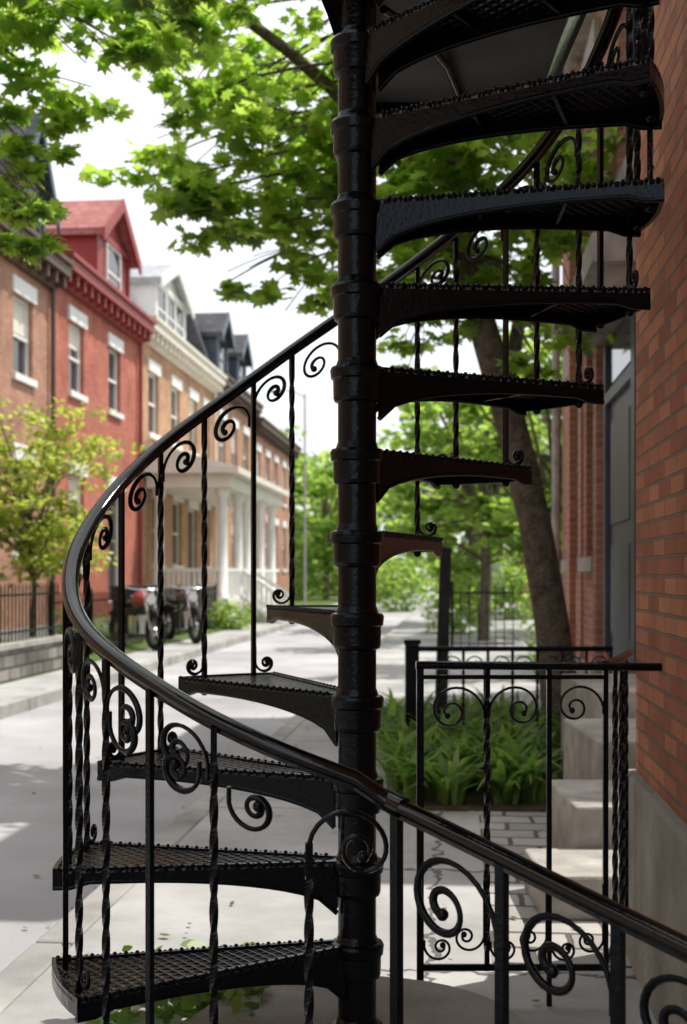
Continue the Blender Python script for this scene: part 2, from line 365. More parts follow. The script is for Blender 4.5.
P=empty('front_porch',True); pu=-5.35; v0,v1=28.9,37.2
g=MB(); g.box(UFL+.065,pu,v0,v1,.0,.72); g.obj('deck',CREAM,P)
g=MB(); g.box(UFL+.065,pu+.1,v0-.1,v1+.1,3.42,3.75); g.box(UFL+.065,pu+.3,v0-.3,v1+.3,3.752,3.9)
g.extr([(UFL+.065,v0-.25,3.902),(pu+.25,v0-.25,3.902),(UFL+.065,v0-.25,4.5)],(0,v1-v0+.5,0)); g.obj('porch_roof',CREAM,P)
g=MB()
cpf=[(.72,.19),(.84,.19),(.86,.14),(3.2,.115),(3.24,.16),(3.42,.18)]
for v in (v0+.2,v0+2.3,v0+3.6,v0+5.9,v1-.2):
    g.lathe(pu-.18,v,cpf,14)
g.lathe(UFL+.3,v0+.2,cpf,14)
g.obj('columns',WHITE,P)
g=MB()
def balus(a,b,n):
    a=Vector(a);b=Vector(b)
    for i in range(n+1):
        p_=a.lerp(b,i/n); g.box(p_.x-.03,p_.x+.03,p_.y-.03,p_.y+.03,p_.z,p_.z+.75)
    for dz in (.06,.75):
        g.tube([a+Vector((0,0,dz)),b+Vector((0,0,dz))],.06,4,sm=False)
balus((UFL+.3,v0+.1,.72),(pu-.2,v0+.1,.72),12); balus((pu-.12,v0+.3,.72),(pu-.12,v0+2.2,.72),14); balus((pu-.12,v0+3.7,.72),(pu-.12,v1-.2,.72),26)
balus((pu-.05,v0+2.3,.72),(pu+1.0,v0+2.0,.05),8); balus((pu-.05,v0+3.6,.72),(pu+1.0,v0+3.9,.05),8)
g.obj('balustrade',WHITE,P)
g=MB()
for i in range(4): g.box(pu+.01+i*.25,pu+.01+(i+1)*.25,v0+2.35,v0+3.55,.0,.60-i*.15)
g.obj('steps',STONE,P)

# right row (neighbours)
N1=house('brick_house',6.7,13.4,UF,-1,6.0,BR_N,wins([10.5,12.2],.95,[(1.5,3.3),(4.0,5.5)])+wins([8.4],.95,[(4.0,5.5)]),STONE,trim=STONE,base=.6,sash=DBLUE)
g=MB(); g.box(UF-.26,UF-.002,7.3,9.35,3.03,3.15); g.box(UF-.36,UF-.002,7.2,9.45,3.152,3.32)
g.obj('door_hood',STONE,N1)
g=MB()
for v in (9.14,11.25): g.box(UF-.12,UF-.062,v,v+.2,.6,3.028 if v<10 else 5.9)
g.obj('brick_pilasters',BR_N,N1)
g=MB(); g.box(UF-.05,UF-.002,7.4,9.08,.76,3.028); g.box(UF-.085,UF-.052,7.46,7.62,.8,2.98); g.box(UF-.085,UF-.052,8.9,9.02,.8,2.98)
g.box(UF-.07,UF-.052,7.8,8.7,.95,1.55); g.box(UF-.07,UF-.052,7.8,8.7,1.7,2.4); g.box(UF-.085,UF-.052,7.62,8.9,2.55,2.63); g.obj('door',DBLUE,N1)
g=MB(); g.box(UF-.062,UF-.052,7.7,8.8,2.68,2.95); g.obj('transom_glass',GLASS,N1)
N3=house('brick_house',36,43,UF+1.2,-1,5.6,BR_N,wins([37.5,40,42],.95,[(1.5,3.1),(3.7,5.1)]),BROWN,trim=STONE)

K=empty('brick_building',True); UN=.582
g=MB(); g.box(UN,6,-14,4.06,.5,7.0); g.obj('walls',BR_NEAR,K)
g=MB(); g.box(UN-.035,6,-14.02,4.095,0,.72); g.obj('foundation',FOUND,K,bevel=.012)
g=MB(); g.box(UN-.12,6.1,-14.1,4.16,7.002,7.2); g.obj('coping',STONE,K)

S=empty('stone_steps')
def blk(x0,x1,y0,y1,z0,z1): 
    g=MB(); g.box(x0,x1,y0,y1,z0,z1); g.obj('step_block',STONE,S,bevel=.012)
blk(.70,1.7,4.35,4.80,.13,.29); blk(.90,1.8,4.803,5.45,.13,.45); blk(1.12,1.9,5.453,6.3,.13,.62); blk(1.3,2.2,6.303,7.4,.13,.76)

# ---------------------------------------------------------------- spiral stair
CX,CY=.033,3.0
ST=empty('spiral_staircase')
treads=[(229,-1.09),(203,-.891),(176.5,-.692),(148,-.493),(122,-.294),(99,-.095),(81,.104),(58,.303),(36,.502),(15,.700),(-3,.898),(-19,1.097),(-36,1.296),(-54,1.495),(-76,1.69)]
g=MB()
prof=[(.13,.09),(.16,.09),(.17,.055),(.2,.0465)]
for c,h in treads:
    z=h+EYE
    prof+=[(z-.086,.0465),(z-.082,.055),(z-.074,.0575),(z-.030,.0585),(z-.026,.0635),(z-.006,.0655),(z+.001,.062),(z+.004,.052),(z+.02,.0465)]
prof+=[(3.4,.0465)]
g.lathe(CX,CY,prof,40,crisp=True)
g.obj('column',IRON,ST)
def pol(r,a,z): a=rad(a); return Vector((CX+r*math.cos(a),CY+r*math.sin(a),z))
RT=.722; W=12.2
for ti,(c,h) in enumerate(treads):
    z=h+EYE; g=MB()
    outer=[pol(RT,c-W+2*W*i/6,0) for i in range(7)]
    poly=[pol(.058,c+34,0),pol(.058,c-34,0)]+outer
    g.prism([(p_.x,p_.y) for p_ in poly],z-.008,z,0)
    for sg in (-1,1):
        a=pol(.056,c+sg*34,0); b_=pol(RT,c+sg*W,0); d=(b_-a); Ln=d.length; d.normalize()
        nrm=Vector((-d.y,d.x,0))*(-sg)
        top=[];bot=[]
        for i in range(17):
            t=i/16; r=t*Ln; tt=min(1,r/(.50)); zb=-.030-.092*(1-math.sqrt(max(0,1-(1-tt)**2)))
            if t>.93: zb-=.012
            top.append(a+d*r+Vector((0,0,z+.004))); bot.append(a+d*r+Vector((0,0,z+zb)))
        for i in range(16):
            g.extr([bot[i],bot[i+1],top[i+1],top[i]],nrm*.011,1)
        g.tube([p_+nrm*.0055 for p_ in bot],.0065,6,1,sx=1.3)
        nb=int(Ln/.013)
        for i in range(2,nb):
            p_=a+d*(i+.5)*.013; e_=p_+Vector((0,0,z+.003))-nrm*.001
            g.ball((e_.x,e_.y,e_.z-(.003 if i%2 else 0)),.0055,6,1)
    for i in range(6):
        a=outer[i];b_=outer[i+1]; g.extr([a+Vector((0,0,z-.036)),b_+Vector((0,0,z-.036)),b_+Vector((0,0,z+.005)),a+Vector((0,0,z+.005))],((Vector((CX,CY,0))-a).normalized()*.01),1)
    for rr in (.3,.5):
        a=pol(rr,c-W*1.05,z-.03); b_=pol(rr,c+W*1.05,z-.03)
        g.extr([a,b_,b_+Vector((0,0,.022)),a+Vector((0,0,.022))],((pol(1,c,0)-pol(0,c,0)).normalized()*.008),1)
    g.obj('tread',[TREAD,IRON],ST)
tab=[(36.5,1.216),(58.5,1.05),(79,.895),(90,.80),(104,.685),(118,.556),(144,.345),(169,.139),(193,-.03),(208,-.107),(229,-.195),(250,-.30),(270,-.385)]
def hr(t):
    if t<36.5: return 1.216+(36.5-t)*.0098
    return float(np.interp(t,[a for a,_ in tab],[b for _,b in tab]))
def hrs(t): return sum(hr(t+d) for d in (-9,-6,-3,0,3,6,9))/7 if t<262 else hr(t)
RR=.68
pts=[pol(RR,t,hrs(t)+EYE) for t in range(-70,271,3)]
F0=Vector((.09,2.31,-.425+EYE)); F1=Vector((.70,1.738,-.63+EYE))
pts+= [Vector((.06,2.31,-.405+EYE)),F0,F0.lerp(F1,.25),F0.lerp(F1,.5),F0.lerp(F1,.75),F1]
g=MB(); g.tube(pts,.0175,14,0,sx=1.15,sz=.85,up=(0,0,1)); 
g.tube([p_-Vector((0,0,.017)) for p_ in pts],.006,4,0,sm=False,sx=2.0,sz=1,up=(0,0,1))
g.tube([F0-(F1-F0).normalized()*.02,F0+(F1-F0).normalized()*.03],.021,12)
g.tube([F1,F1+Vector((.035,0,0))],.03,12)
g.obj('handrail',noisemat('handrail_paint',(.002,.002,.0025),(.005,.005,.006),25,.11,.06,60,.5),ST)
def scroll(mb,o,d,r0,sg=1,shear=0,tail=.05,tr=.0052,turn=3.3,fz=1.0,k=.17,flip=1):
    pts=[]
    for i in range(5): pts.append((-r0,-tail*(1-i/5)))
    n=44
    for i in range(n+1):
        ph=math.pi*turn*i/n; r=r0*math.exp(-k*ph)
        pts.append((r*math.cos(math.pi-ph)+(r0-r)*.12,r*math.sin(math.pi-ph)*1.0))
    w=[o+d*(a*sg)+Vector((0,0,b_*fz*flip+shear*a*sg)) for a,b_ in pts]
    mb.tube(w,tr,6,sx=1.35,sz=.8); mb.ball(w[-1],tr*1.9,8)
g=MB(); s_=MB()
bal=[]
for c,h in treads[1:-1]:
    for q in (6.6,-6.6): bal.append((c+q,h+EYE-.034))
bal=[(246,.14),(233,.14),(221,.2)]+bal
for i,(t,zb) in enumerate(bal):
    p_=pol(.692,t,0); 
    g.twist(p_.x,p_.y,zb,hrs(t)+EYE-.012,.0125,.13,rad(t),tw=(i%3!=1))
    if zb>.3: g.ball((p_.x,p_.y,zb-.006),.012,8)
p_=pol(.70,262,0); g.twist(p_.x,p_.y,.14,-.50+EYE,.0135,.13); px_=p_.x
scroll(s_,Vector((px_+.088,2.31,-.512+EYE)),Vector((1,0,0)),.088,1,-.1,tail=.01,tr=.0062,turn=3.4)
for i in range(len(bal)-1):
    t1,t0=bal[i][0],bal[i+1][0]; tm=(t0+t1)/2; wd=abs(t1-t0)*math.pi/180*.70
    d=Vector((-math.sin(rad(tm)),math.cos(rad(tm)),0)); r0=min(.066,wd*.47)
    sl=(hrs(tm+4)-hrs(tm-4))/(8*math.pi/180*.70)
    sg=1 if i%2 else -1
    if r0>.02:
        o=pol(.69,tm,hrs(tm)+EYE-.03-r0)
        scroll(s_,o,d,r0,sg,sl*.75,tail=.03)
    if i>2 and i%2==1 :
        zb=bal[i][1]+.036; 
        for sg2,tt in ((1,bal[i][0]),(-1,bal[i+1][0] if abs(bal[i][0]-bal[i+1][0])<14 else None)):
            if tt is None: continue
            dd=Vector((-math.sin(rad(tt)),math.cos(rad(tt)),0))
            scroll(s_,pol(.69,tt,zb+.034)+dd*(.036*sg2),dd,.031,sg2,0,tail=.05,tr=.0045,flip=-1)
for t,sg in ((227,1),(239.5,-1),(253,1)):
    d=Vector((-math.sin(rad(t)),math.cos(rad(t)),0)); sl=(hrs(t+4)-hrs(t-4))/(8*math.pi/180*.70)
    scroll(s_,pol(.695,t,hrs(t)+EYE-.13),d,.05,sg,sl*.5,tail=.03,tr=.006,flip=-1)
g.obj('balusters',IRON,ST)
fd=(F1-F0); fd.z=0; fl=fd.length; fd.normalize(); fs=(F1.z-F0.z)/fl
g=MB()
ds=[.012,.252,.48]
for q in ds+[.70]:
    p_=F0+fd*q; g.twist(p_.x,p_.y,.13,F0.z+fs*q-.012,.018,.1,math.atan2(fd.y,fd.x),tw=False)
for a,b_ in zip(ds,ds[1:]+[.70]):
    m=(a+b_)/2; w=(b_-a)*.46
    o=F0+fd*m; o.z=F0.z+fs*m-.03-w
    scroll(s_,o,fd,w*.98,-1,fs*.8,tail=.04,tr=.0062,turn=3.5)
g.obj('front_balusters',IRON,ST); s_.obj('scrollwork',IRON,ST)
g=MB(); zl=1.50+EYE
g.prism([(.085,3.12),(.60,3.18),(.62,3.93),(.085,3.93)],zl+.002,zl+.02,1)
g.box(.075,.63,3.93,3.945,zl-.035,zl+.03); g.box(.07,.085,3.1,3.93,zl-.035,zl+.03); g.box(.62,.635,3.18,3.93,zl-.035,zl+.03)
g.tube([(.10,3.08,zl-.09),(.2,3.3,zl-.05),(.3,3.6,zl-.015),(.38,3.92,zl-.01)],.011,6)
gus=[(0.04,2.60),(.075,2.70),(.12,2.80),(.20,2.92),(.34,3.04),(.34,3.12),(.04,3.12)]
g.extr([pol(r,196,0)+Vector((0,0,z)) for r,z in gus],(.003,.012,0))
g.box(-.95,.02,1.3,2.72,3.2,3.235); g.box(-.95,.02,2.68,2.72,3.12,3.2)
g.obj('landing',[IRON,PLATE],ST)
g=MB(); g.lathe(CX,CY,[(.12,.44),(.225,.44),(.24,.425),(.24,.0)],40,sm=False); g.obj('stone_plinth',FOUND)

# ---------------------------------------------------------------- gate railing
G=empty('iron_railing'); g=MB(); s2=MB()
zt=-.255+EYE; zbm=-1.12+EYE; y=3.5
g.tube([(.205,y,zt),(.905,y,zt-.006)],.015,12,sx=1.2,sz=.8,up=(0,0,1)); g.tube([(.905,y,zt-.006),(.93,y,zt-.006)],.028,12)
g.box(.217,.745,y-.005,y+.005,zbm,zbm+.018); g.box(.217,.745,y-.004,y+.004,zt-.04,zt-.028)
for i,x in enumerate((.217,.406,.582,.742)):
    g.twist(x,y,.13 if i in (0,2) else zbm,zt-.01,.02 if i==0 else .014,.12,0,tw=(i==1))
g.lathe(.217,y,[(.13,.045),(.14,.045),(.146,.022),(.17,.016)],14)
rp=[(.742,3.5),(.80,3.64),(.85,3.78),(.895,3.92)]
for x,yy in rp[1:]: g.twist(x,yy,.26,zt-.01,.013,.12,.3)
g.tube([(.742,3.5,zt),(.80,3.64,zt),(.85,3.78,zt),(.93,4.02,zt)],.014,10,up=(0,0,1)); g.tube([(.742,3.5,.25),(.93,4.02,.25)],.009,6)
X=Vector((1,0,0)); xs=(.217,.406,.582,.742)
for i in range(3):
    m=(xs[i]+xs[i+1])/2; w=(xs[i+1]-xs[i])*.46
    scroll(s2,Vector((m,y,zt-.045-w)),X,w,1 if i%2 else -1,0,tail=.02,tr=.0048)
    scroll(s2,Vector((m-w*.45,y,zbm+.018+w*.55)),X,w*.5,1,0,tail=.02,tr=.0048,flip=-1)
    scroll(s2,Vector((m+w*.45,y,zbm+.03+w*.75)),X,w*.55,-1,0,tail=.16,tr=.0048,flip=-1)
g.obj('bars',IRON,G); s2.obj('scrollwork',IRON,G)
G2=empty('iron_fence'); g=MB(); s2=MB()
g.box(.40,.49,8.0,8.09,.13,.90); g.box(.39,.50,7.99,8.10,.902,.93)
g.tube([(.49,8.04,.87),(1.75,8.04,.87)],.018,8); g.tube([(.49,8.04,.28),(1.75,8.04,.28)],.012,8)
for i in range(8):
    x=.62+i*.16; g.twist(x,8.04,.13,.86,.015,.1)
    scroll(s2,Vector((x+.08,8.04,.77)),X,.065,1 if i%2 else -1,0,tail=.02,tr=.006)
g.obj('bars',IRON,G2); s2.obj('scrollwork',IRON,G2)
g=MB(); g.tube([(.70,9.0,.1),(.745,9.0,1.55)],[.062,.055],4,sm=False); g.obj('black_post',noisemat('weathered_black_wood',(.012,.013,.015),(.03,.03,.034),12,.7,.5,40))
picket('iron_fence',-.05,20,27,.13,1.15,.14)
picket('iron_fence',20.0,-.05,.95,.13,1.15,.14,axis='u')

# ---------------------------------------------------------------- foliage
MAPLE=np.array([(0,0),(.30,-.12),(.26,.08),(.58,.2),(.33,.36),(.42,.66),(.14,.58),(0,1),(-.14,.58),(-.42,.66),(-.33,.36),(-.58,.2),(-.26,.08),(-.30,-.12)])
OVAL=np.array([(0,0),(.28,.3),(.24,.7),(0,1),(-.24,.7),(-.28,.3)])
DIAM=np.array([(0,0),(.45,.35),(.3,.8),(-.1,1),(-.45,.5)])
def leaves(name,pos,size,mat,shape=MAPLE,parent=None,flat=.55,droop=.45):
    n=len(pos); k=len(shape)
    yaw=rng.uniform(0,2*math.pi,n)
    nrm=np.stack([rng.normal(0,flat,n),rng.normal(0,flat,n),np.ones(n)],1); nrm/=np.linalg.norm(nrm,axis=1)[:,None]
    t=np.stack([np.cos(yaw),np.sin(yaw),-np.abs(rng.normal(droop,.35,n)) if droop>=0 else np.zeros(n)],1)
    t-=nrm*(t*nrm).sum(1)[:,None]; t/=np.linalg.norm(t,axis=1)[:,None]
    bb=np.cross(t,nrm); s=size*rng.uniform(.6,1.25,n)
    sh=shape
    V=pos[:,None,:]+s[:,None,None]*(sh[None,:,0,None]*bb[:,None,:]+sh[None,:,1,None]*t[:,None,:]-(.25*np.abs(sh[None,:,0])+.12*sh[None,:,1]**2)[:,:,None]*nrm[:,None,:])
    me=bpy.data.meshes.new(name); me.vertices.add(n*k); me.vertices.foreach_set('co',V.reshape(-1).astype(np.float32))
    me.loops.add(n*k); me.loops.foreach_set('vertex_index',np.arange(n*k,dtype=np.int32))
    me.polygons.add(n); me.polygons.foreach_set('loop_start',np.arange(0,n*k,k,dtype=np.int32)); me.polygons.foreach_set('loop_total',np.full(n,k,dtype=np.int32))
    me.update(calc_edges=True); me.validate(); me.materials.append(mat)
    o=bpy.data.objects.new(name,me); sc.collection.objects.link(o)
    if parent: o.parent=parent
    return o
def clump(c,r,n,zf=.6):
    k=max(2,int(n/22)); sub=rng.normal(0,.48,(k,3))*r*np.array([1,1,zf])
    idx=rng.integers(0,k,n); p_=sub[idx]+rng.normal(0,.2,(n,3))*r*np.array([1,1,.45])
    return np.array(c)+p_
def bez(a,b,sag,n=7):
    a=Vector(a);b=Vector(b); m=(a+b)/2+Vector((random.uniform(-.12,.12),random.uniform(-.12,.12),sag))
    return [(a*(1-t)**2+m*2*t*(1-t)+b*t*t) for t in [i/n for i in range(n+1)]]
MT=empty('maple_tree')
tr=[(1.68,9.2,.05),(1.62,9.2,.35),(1.55,9.2,1.0),(1.42,9.2,1.76),(1.30,9.18,2.25),(1.19,9.15,2.65),(1.02,9.1,3.2),(.87,9.1,3.75),(.80,9.0,4.5),(.65,8.9,5.4),(.4,8.8,6.5)]
g=MB(); g.tube(tr,[.21,.15,.128,.122,.118,.115,.105,.1,.09,.075,.05],14)
g.tube(bez((1.19,9.15,2.65),(1.55,9.4,4.6),.2),[.06,.057,.053,.05,.046,.04,.035,.03],8)
g.tube(bez((.85,9.1,3.9),(-1.3,8.2,5.4),.5),[.06,.055,.05,.045,.04,.035,.03,.02],8)
g.tube(bez((.8,9.0,4.4),(1.7,8.6,5.8),.3),[.06,.055,.05,.045,.04,.035,.03,.02],8)
cl=[(-1.41,3.24,.42),(-1.23,2.73,.36),(-.94,2.98,.4),(-.68,2.5,.36),(-1.05,3.75,.45),(-.42,2.12,.30),(-.30,2.75,.42),(-.54,3.3,.45),(-.12,1.98,.28),(-.62,3.9,.45),(-.1,3.55,.45),(.4,3.8,.5),(.9,3.8,.5),(1.4,3.5,.5),
 (.42,2.75,.40),(.6,2.3,.38),(1.1,2.8,.42),(1.45,2.4,.42),(1.6,1.85,.38),(1.0,2.0,.36),(.25,3.2,.4),(.15,2.45,.36),(1.75,3.0,.45),(.75,3.25,.45),(.5,1.75,.3),(1.3,1.35,.25),(-.9,3.4,.4),(-.05,3.0,.4),(-.85,2.2,.26),
 (-.2,2.4,.4),(-.5,2.9,.4),(.7,2.7,.4),(1.3,3.1,.4),(.3,2.1,.35),(.9,2.4,.38),(-1.1,3.1,.4),(-.75,3.6,.4),(-.25,3.9,.4),(.1,2.75,.36),(1.65,2.6,.4),(-.6,2.3,.28),
 (.45,2.4,.35),(.8,2.9,.38),(.55,3.1,.38),(1.25,2.1,.34),(.25,1.85,.28),(-.35,3.2,.4),(-1.0,2.6,.32),(-.1,2.2,.3)]
P_=[]
for X_,h,r in cl:
    Yc=9.0+random.uniform(-1.0,.7); c=(X_,Yc,h+EYE)
    P_.append(clump(c,r,int(620*r*r*1.6)))
    z0=min(max(h+EYE+random.uniform(.1,.7),2.6),5.6); tz=[q[2] for q in tr]
    st=(float(np.interp(z0,tz,[q[0] for q in tr])),float(np.interp(z0,tz,[q[1] for q in tr])),z0)
    bp=bez(st,c,.25); g.tube(bp,[.020-.015*i/7 for i in range(8)],6)
    for q in range(3):
        e_=Vector(c)+Vector(rng.normal(0,.45,3)*r); g.tube(bez(bp[5],e_,.05,4),.004,4)
for i in range(7):
    a=random.uniform(0,6.28); q=random.uniform(.2,1)**.5
    c=(.2+1.8*q*math.cos(a),8.9+1.6*q*math.sin(a),random.uniform(5.9,7.2)); P_.append(clump(c,.5,90))
    g.tube(bez(tr[-2] if i%2 else tr[-1],c,.2),[.03-.022*k/7 for k in range(8)],5)
g.obj('trunk_and_limbs',BARK,MT)
leaves('leaves',np.concatenate(P_),.115,LEAF,parent=MT)
MT2=empty('maple_tree'); g=MB()
g.tube([(-4.3,8.2,0),(-4.25,8.1,1.6),(-4.0,7.9,3.2),(-3.5,7.6,4.6),(-3.0,7.2,5.8)],[.2,.16,.14,.11,.07],12)
cl2=[(-1.85,3.0,.34),(-1.45,3.1,.32),(-1.05,3.15,.3),(-1.6,2.82,.28),(-1.9,2.55,.22),(-1.85,2.08,.24),(-1.98,1.86,.2),(-1.68,2.0,.14),(-1.2,2.9,.2),(-.8,3.3,.25),(-2.2,2.9,.3),(-2.1,2.3,.3),(-2.0,3.3,.3),(-1.3,3.4,.3),(-.9,2.98,.16),(-1.75,3.2,.3),(-.7,3.1,.2),(-1.95,2.2,.24),(-1.9,2.3,.24),(-1.75,1.95,.2)]
P_=[]
for X_,h,r in cl2:
    Yc=7.0+random.uniform(-.5,.5); c=(X_,Yc,h+EYE); P_.append(clump(c,r,int(900*r*r*1.4)+14))
    bp=bez((-3.4,7.5,4.9),c,.5); g.tube(bp,[.022-.017*i/7 for i in range(8)],6)
    for q in range(3):
        e_=Vector(c)+Vector(rng.normal(0,.45,3)*r); g.tube(bez(bp[6],e_,.03,4),.004,4)
for i in range(3):
    c=(-3.2+random.uniform(-1.0,.6),7.4+random.uniform(-1,1),random.uniform(5.4,6.6)); P_.append(clump(c,.5,80)); g.tube(bez((-3.2,7.3,5.3),c,.2),.012,5)
g.obj('trunk_and_limbs',BARK,MT2); leaves('leaves',np.concatenate(P_),.105,LEAF,parent=MT2)

def tree(name,x,y,z0,hc,rx,rz,n,ls,mat,trunk=.12,shape=DIAM,nb=26):
    par=empty(name); g=MB(); zc=z0+hc
    g.tube([(x,y,z0-.1),(x+.05,y,z0+hc*.4),(x-.05,y,zc)],[trunk,trunk*.8,trunk*.5],9); Ps=[]
    for i in range(nb):
        d=rng.normal(0,1,3); d/=np.linalg.norm(d); q=random.uniform(.45,1.0)
        c=np.array([x,y,zc])+d*np.array([rx,rx,rz])*q
        r=rx*random.uniform(.22,.42); Ps.append(clump(c,r,int(n/nb),.7)); 
        g.tube(bez((x,y,z0+hc*random.uniform(.45,.9)),tuple(c),.15*rx,5),[trunk*.35,trunk*.3,trunk*.25,trunk*.2,trunk*.15,trunk*.1],5)
    g.obj('trunk_and_limbs',BARK,par); leaves('leaves',np.concatenate(Ps),ls,mat,shape,par)
tree('small_tree',-4.35,17.2,.15,2.45,1.35,1.4,7600,.10,LEAFY,.05,OVAL,46)
tree('street_tree',2.9,16.5,.13,3.1,1.5,1.9,4600,.15,LEAFD,.10,nb=34)
tree('street_tree',2.6,23,.13,3.3,1.7,2.2,4600,.18,LEAFD,.12,nb=34)
tree('street_tree',3.2,31,.13,3.9,2.2,2.9,4600,.23,LEAFD,.14,nb=34)
tree('street_tree',5.3,26,.13,3.9,2.2,3.2,4000,.23,LEAFD,.14,nb=34)
tree('street_tree',-.9,62,.1,4.0,3.4,3.8,3600,.34,LEAFD,.2,nb=34)
tree('street_tree',1.4,74,.1,4.5,4.5,4.8,3600,.40,LEAFD,.2,nb=34)
tree('street_tree',7.6,60,.1,5.0,4,5,3600,.40,LEAFD,.2,nb=34)
tree('street_tree',-5.5,78,.1,6.0,5,6,3400,.5,LEAFD,.2,nb=34)
Ps=[]; g=MB()
for i in range(16):
    x=-34+i*5.2+random.uniform(-1,1); yy=104+random.uniform(-6,6); 
    g.tube([(x,yy,-.1),(x,yy,6)],.3,7)
    for k in range(16):
        Ps.append(clump((x+random.gauss(0,2.2),yy+random.gauss(0,2),random.uniform(.6,10.5)),1.9,70,.8))
dt=empty('distant_trees'); g.obj('trunks',BARK,dt); leaves('leaves',np.concatenate(Ps),.75,LEAFD,DIAM,dt)
def shrub(name,x,y,z,r,h,n,ls,mat,shape=OVAL):
    p_=rng.normal(0,1,(n,3)); p_/=np.linalg.norm(p_,axis=1)[:,None]; p_*=rng.uniform(.4,1.05,n)[:,None]*(1+.22*np.sin(7*p_[:,:1])*np.cos(5*p_[:,1:2]))
    p_=p_*np.array([r,r,h])+np.array([x,y,z+h*.7]); p_[:,2]=np.maximum(p_[:,2],z+.02); leaves(name,p_,ls,mat,shape)
shrub('shrub',-2.6,27.8,.15,.55,.4,900,.1,LEAFD); shrub('shrub',2.4,26,.13,.8,.8,1100,.12,LEAFD); shrub('shrub',-4.6,21.5,.15,.5,.4,700,.1,LEAFD)
shrub('shrub',-5.5,13.2,.5,.6,.45,900,.09,LEAFD); shrub('shrub',1.9,46,.1,1.6,1.3,1300,.22,LEAFD); shrub('shrub',3.9,40,.1,1.1,1.0,900,.2,LEAFD)
shrub('shrub',-2.6,60,.1,1.8,1.3,1300,.25,LEAFD); shrub('shrub',-1.6,72,.1,2.2,1.6,1300,.3,LEAFD); shrub('shrub',3.4,18.5,.13,.8,.9,1300,.11,LEAFD); shrub('shrub',2.7,14.6,.13,.55,.6,900,.09,LEAFD)
shrub('shrub',8.5,62,.1,2.4,1.8,1500,.3,LEAFD); shrub('shrub',12,66,.1,3,2.2,1500,.34,LEAFD); shrub('shrub',4.6,34,.1,1.0,1.1,1100,.16,LEAFD)
p_=[]
for i in range(44):
    c=np.array([random.uniform(-.64,-.23),random.uniform(3.22,3.52),.13]); p_.append(c+rng.normal(0,1,(10,3))*np.array([.05,.05,.0])+np.stack([np.zeros(10),np.zeros(10),rng.uniform(.02,.17,10)],1))
leaves('leafy_plant',np.concatenate(p_),.055,BLADE,OVAL,flat=.7,droop=.0)
# fallen leaves and seed litter on paving and road
n=420; pu_=np.stack([rng.uniform(-4.1,-1.45,n),rng.uniform(3,22,n),np.full(n,.012)],1)
q_=rng.random(n)<.45; pu_[q_,0]=rng.uniform(-1.2,.45,q_.sum()); pu_[q_,1]=rng.uniform(3.2,12,q_.sum()); pu_[q_,2]=.146
e_=rng.random(n)<.3; pu_[e_,0]=-1.44-np.abs(rng.normal(0,.06,e_.sum())); pu_[e_,2]=.012
c_,s__=math.cos(SROT),math.sin(SROT)
pw=np.stack([pu_[:,0]*c_-pu_[:,1]*s__,pu_[:,0]*s__+pu_[:,1]*c_,pu_[:,2]],1)
leaves('leaf_litter',pw,.035,LITTER,OVAL,flat=.12,droop=-1)
g=MB()
for i in range(250):
    bx_=random.uniform(.30,1.55); by=random.uniform(6.5,9.6)
    if bx_>1.05+ (by-6.5)*.12: continue
    sc_=random.uniform(.75,1.15)
    for j in range(15):
        a=random.uniform(0,6.28); L_=random.uniform(.24,.46)*sc_; w=random.uniform(.014,.028); lean=random.uniform(.4,1.25)
        d=Vector((math.cos(a),math.sin(a),0)); sd=Vector((-d.y,d.x,0)); base=Vector((bx_+random.gauss(0,.03),by+random.gauss(0,.03),.14)); vs=[]
        for k in range(6):
            t=k/5; p2=base+d*(L_*lean*t*t*.9+.02*t)+Vector((0,0,L_*(t-.55*lean*t*t*t))); ww=w*(.35+.65*math.sin(math.pi*min(1,t*.9+.1)))*(1-t**4)+.001
            vs+=[p2-sd*ww,p2+sd*ww]
        g.add(vs,[(2*k,2*k+1,2*k+3,2*k+2) for k in range(5)])
g.obj('daylily_plants',BLADE)
# ---------------------------------------------------------------- vehicles
CARP=noisemat('dark_car_paint',(.02,.03,.045),(.025,.035,.05),2,.2,.02,20,.5,0,1)
TIRE=noisemat('tyre',(.012,.012,.012),(.02,.02,.02),20,.8); CHR=noisemat('chrome',(.5,.5,.5),(.6,.6,.6),5,.15,.02,20,.5,1)
car=empty('parked_car',loc=(5.0,46,.151)); car.rotation_euler=(0,0,rad(-4))
g=MB(); side=[(-2.2,.35),(-2.25,.75),(-2.1,.98),(-1.15,1.08),(-.55,1.58),(1.5,1.62),(2.1,1.1),(2.2,.9),(2.2,.35)]
g.extr([(-.9,y_,z_) for y_,z_ in side],(1.8,0,0)); o=g.obj('body',CARP,car,bevel=.07)
g=MB(); g.extr([(-.70,-1.12,1.12),(.70,-1.12,1.12),(.62,-.62,1.52),(-.62,-.62,1.52)],(0,-.02,.01))
for x in (-.915,.9): g.extr([(x,-.95,1.1),(x,-.5,1.5),(x,1.4,1.53),(x,1.85,1.12)],(.015,0,0))
g.obj('windows',GLASS,car)
g=MB()
for x in (-.78,.78):
    for y_ in (-1.4,1.4): g.torus((x,y_,.33),.23,.1,'x')
    for y_ in (-1.4,1.4): g.tube([(x-.08,y_,.33),(x+.08,y_,.33)],.2,14)
g.box(-.55,.55,-2.29,-2.26,.5,.72); g.obj('wheels_and_grille',TIRE,car)
g=MB(); g.box(-.85,-.55,-2.28,-2.2,.74,.9); g.box(.55,.85,-2.28,-2.2,.74,.9); g.box(-.26,.26,-2.32,-2.292,.42,.53); g.obj('headlamps_and_plate',WHITE,car,bevel=.02)
RED=noisemat('red_paint',(.30,.02,.02),(.36,.03,.03),3,.25,.02,20,.5,0,1)
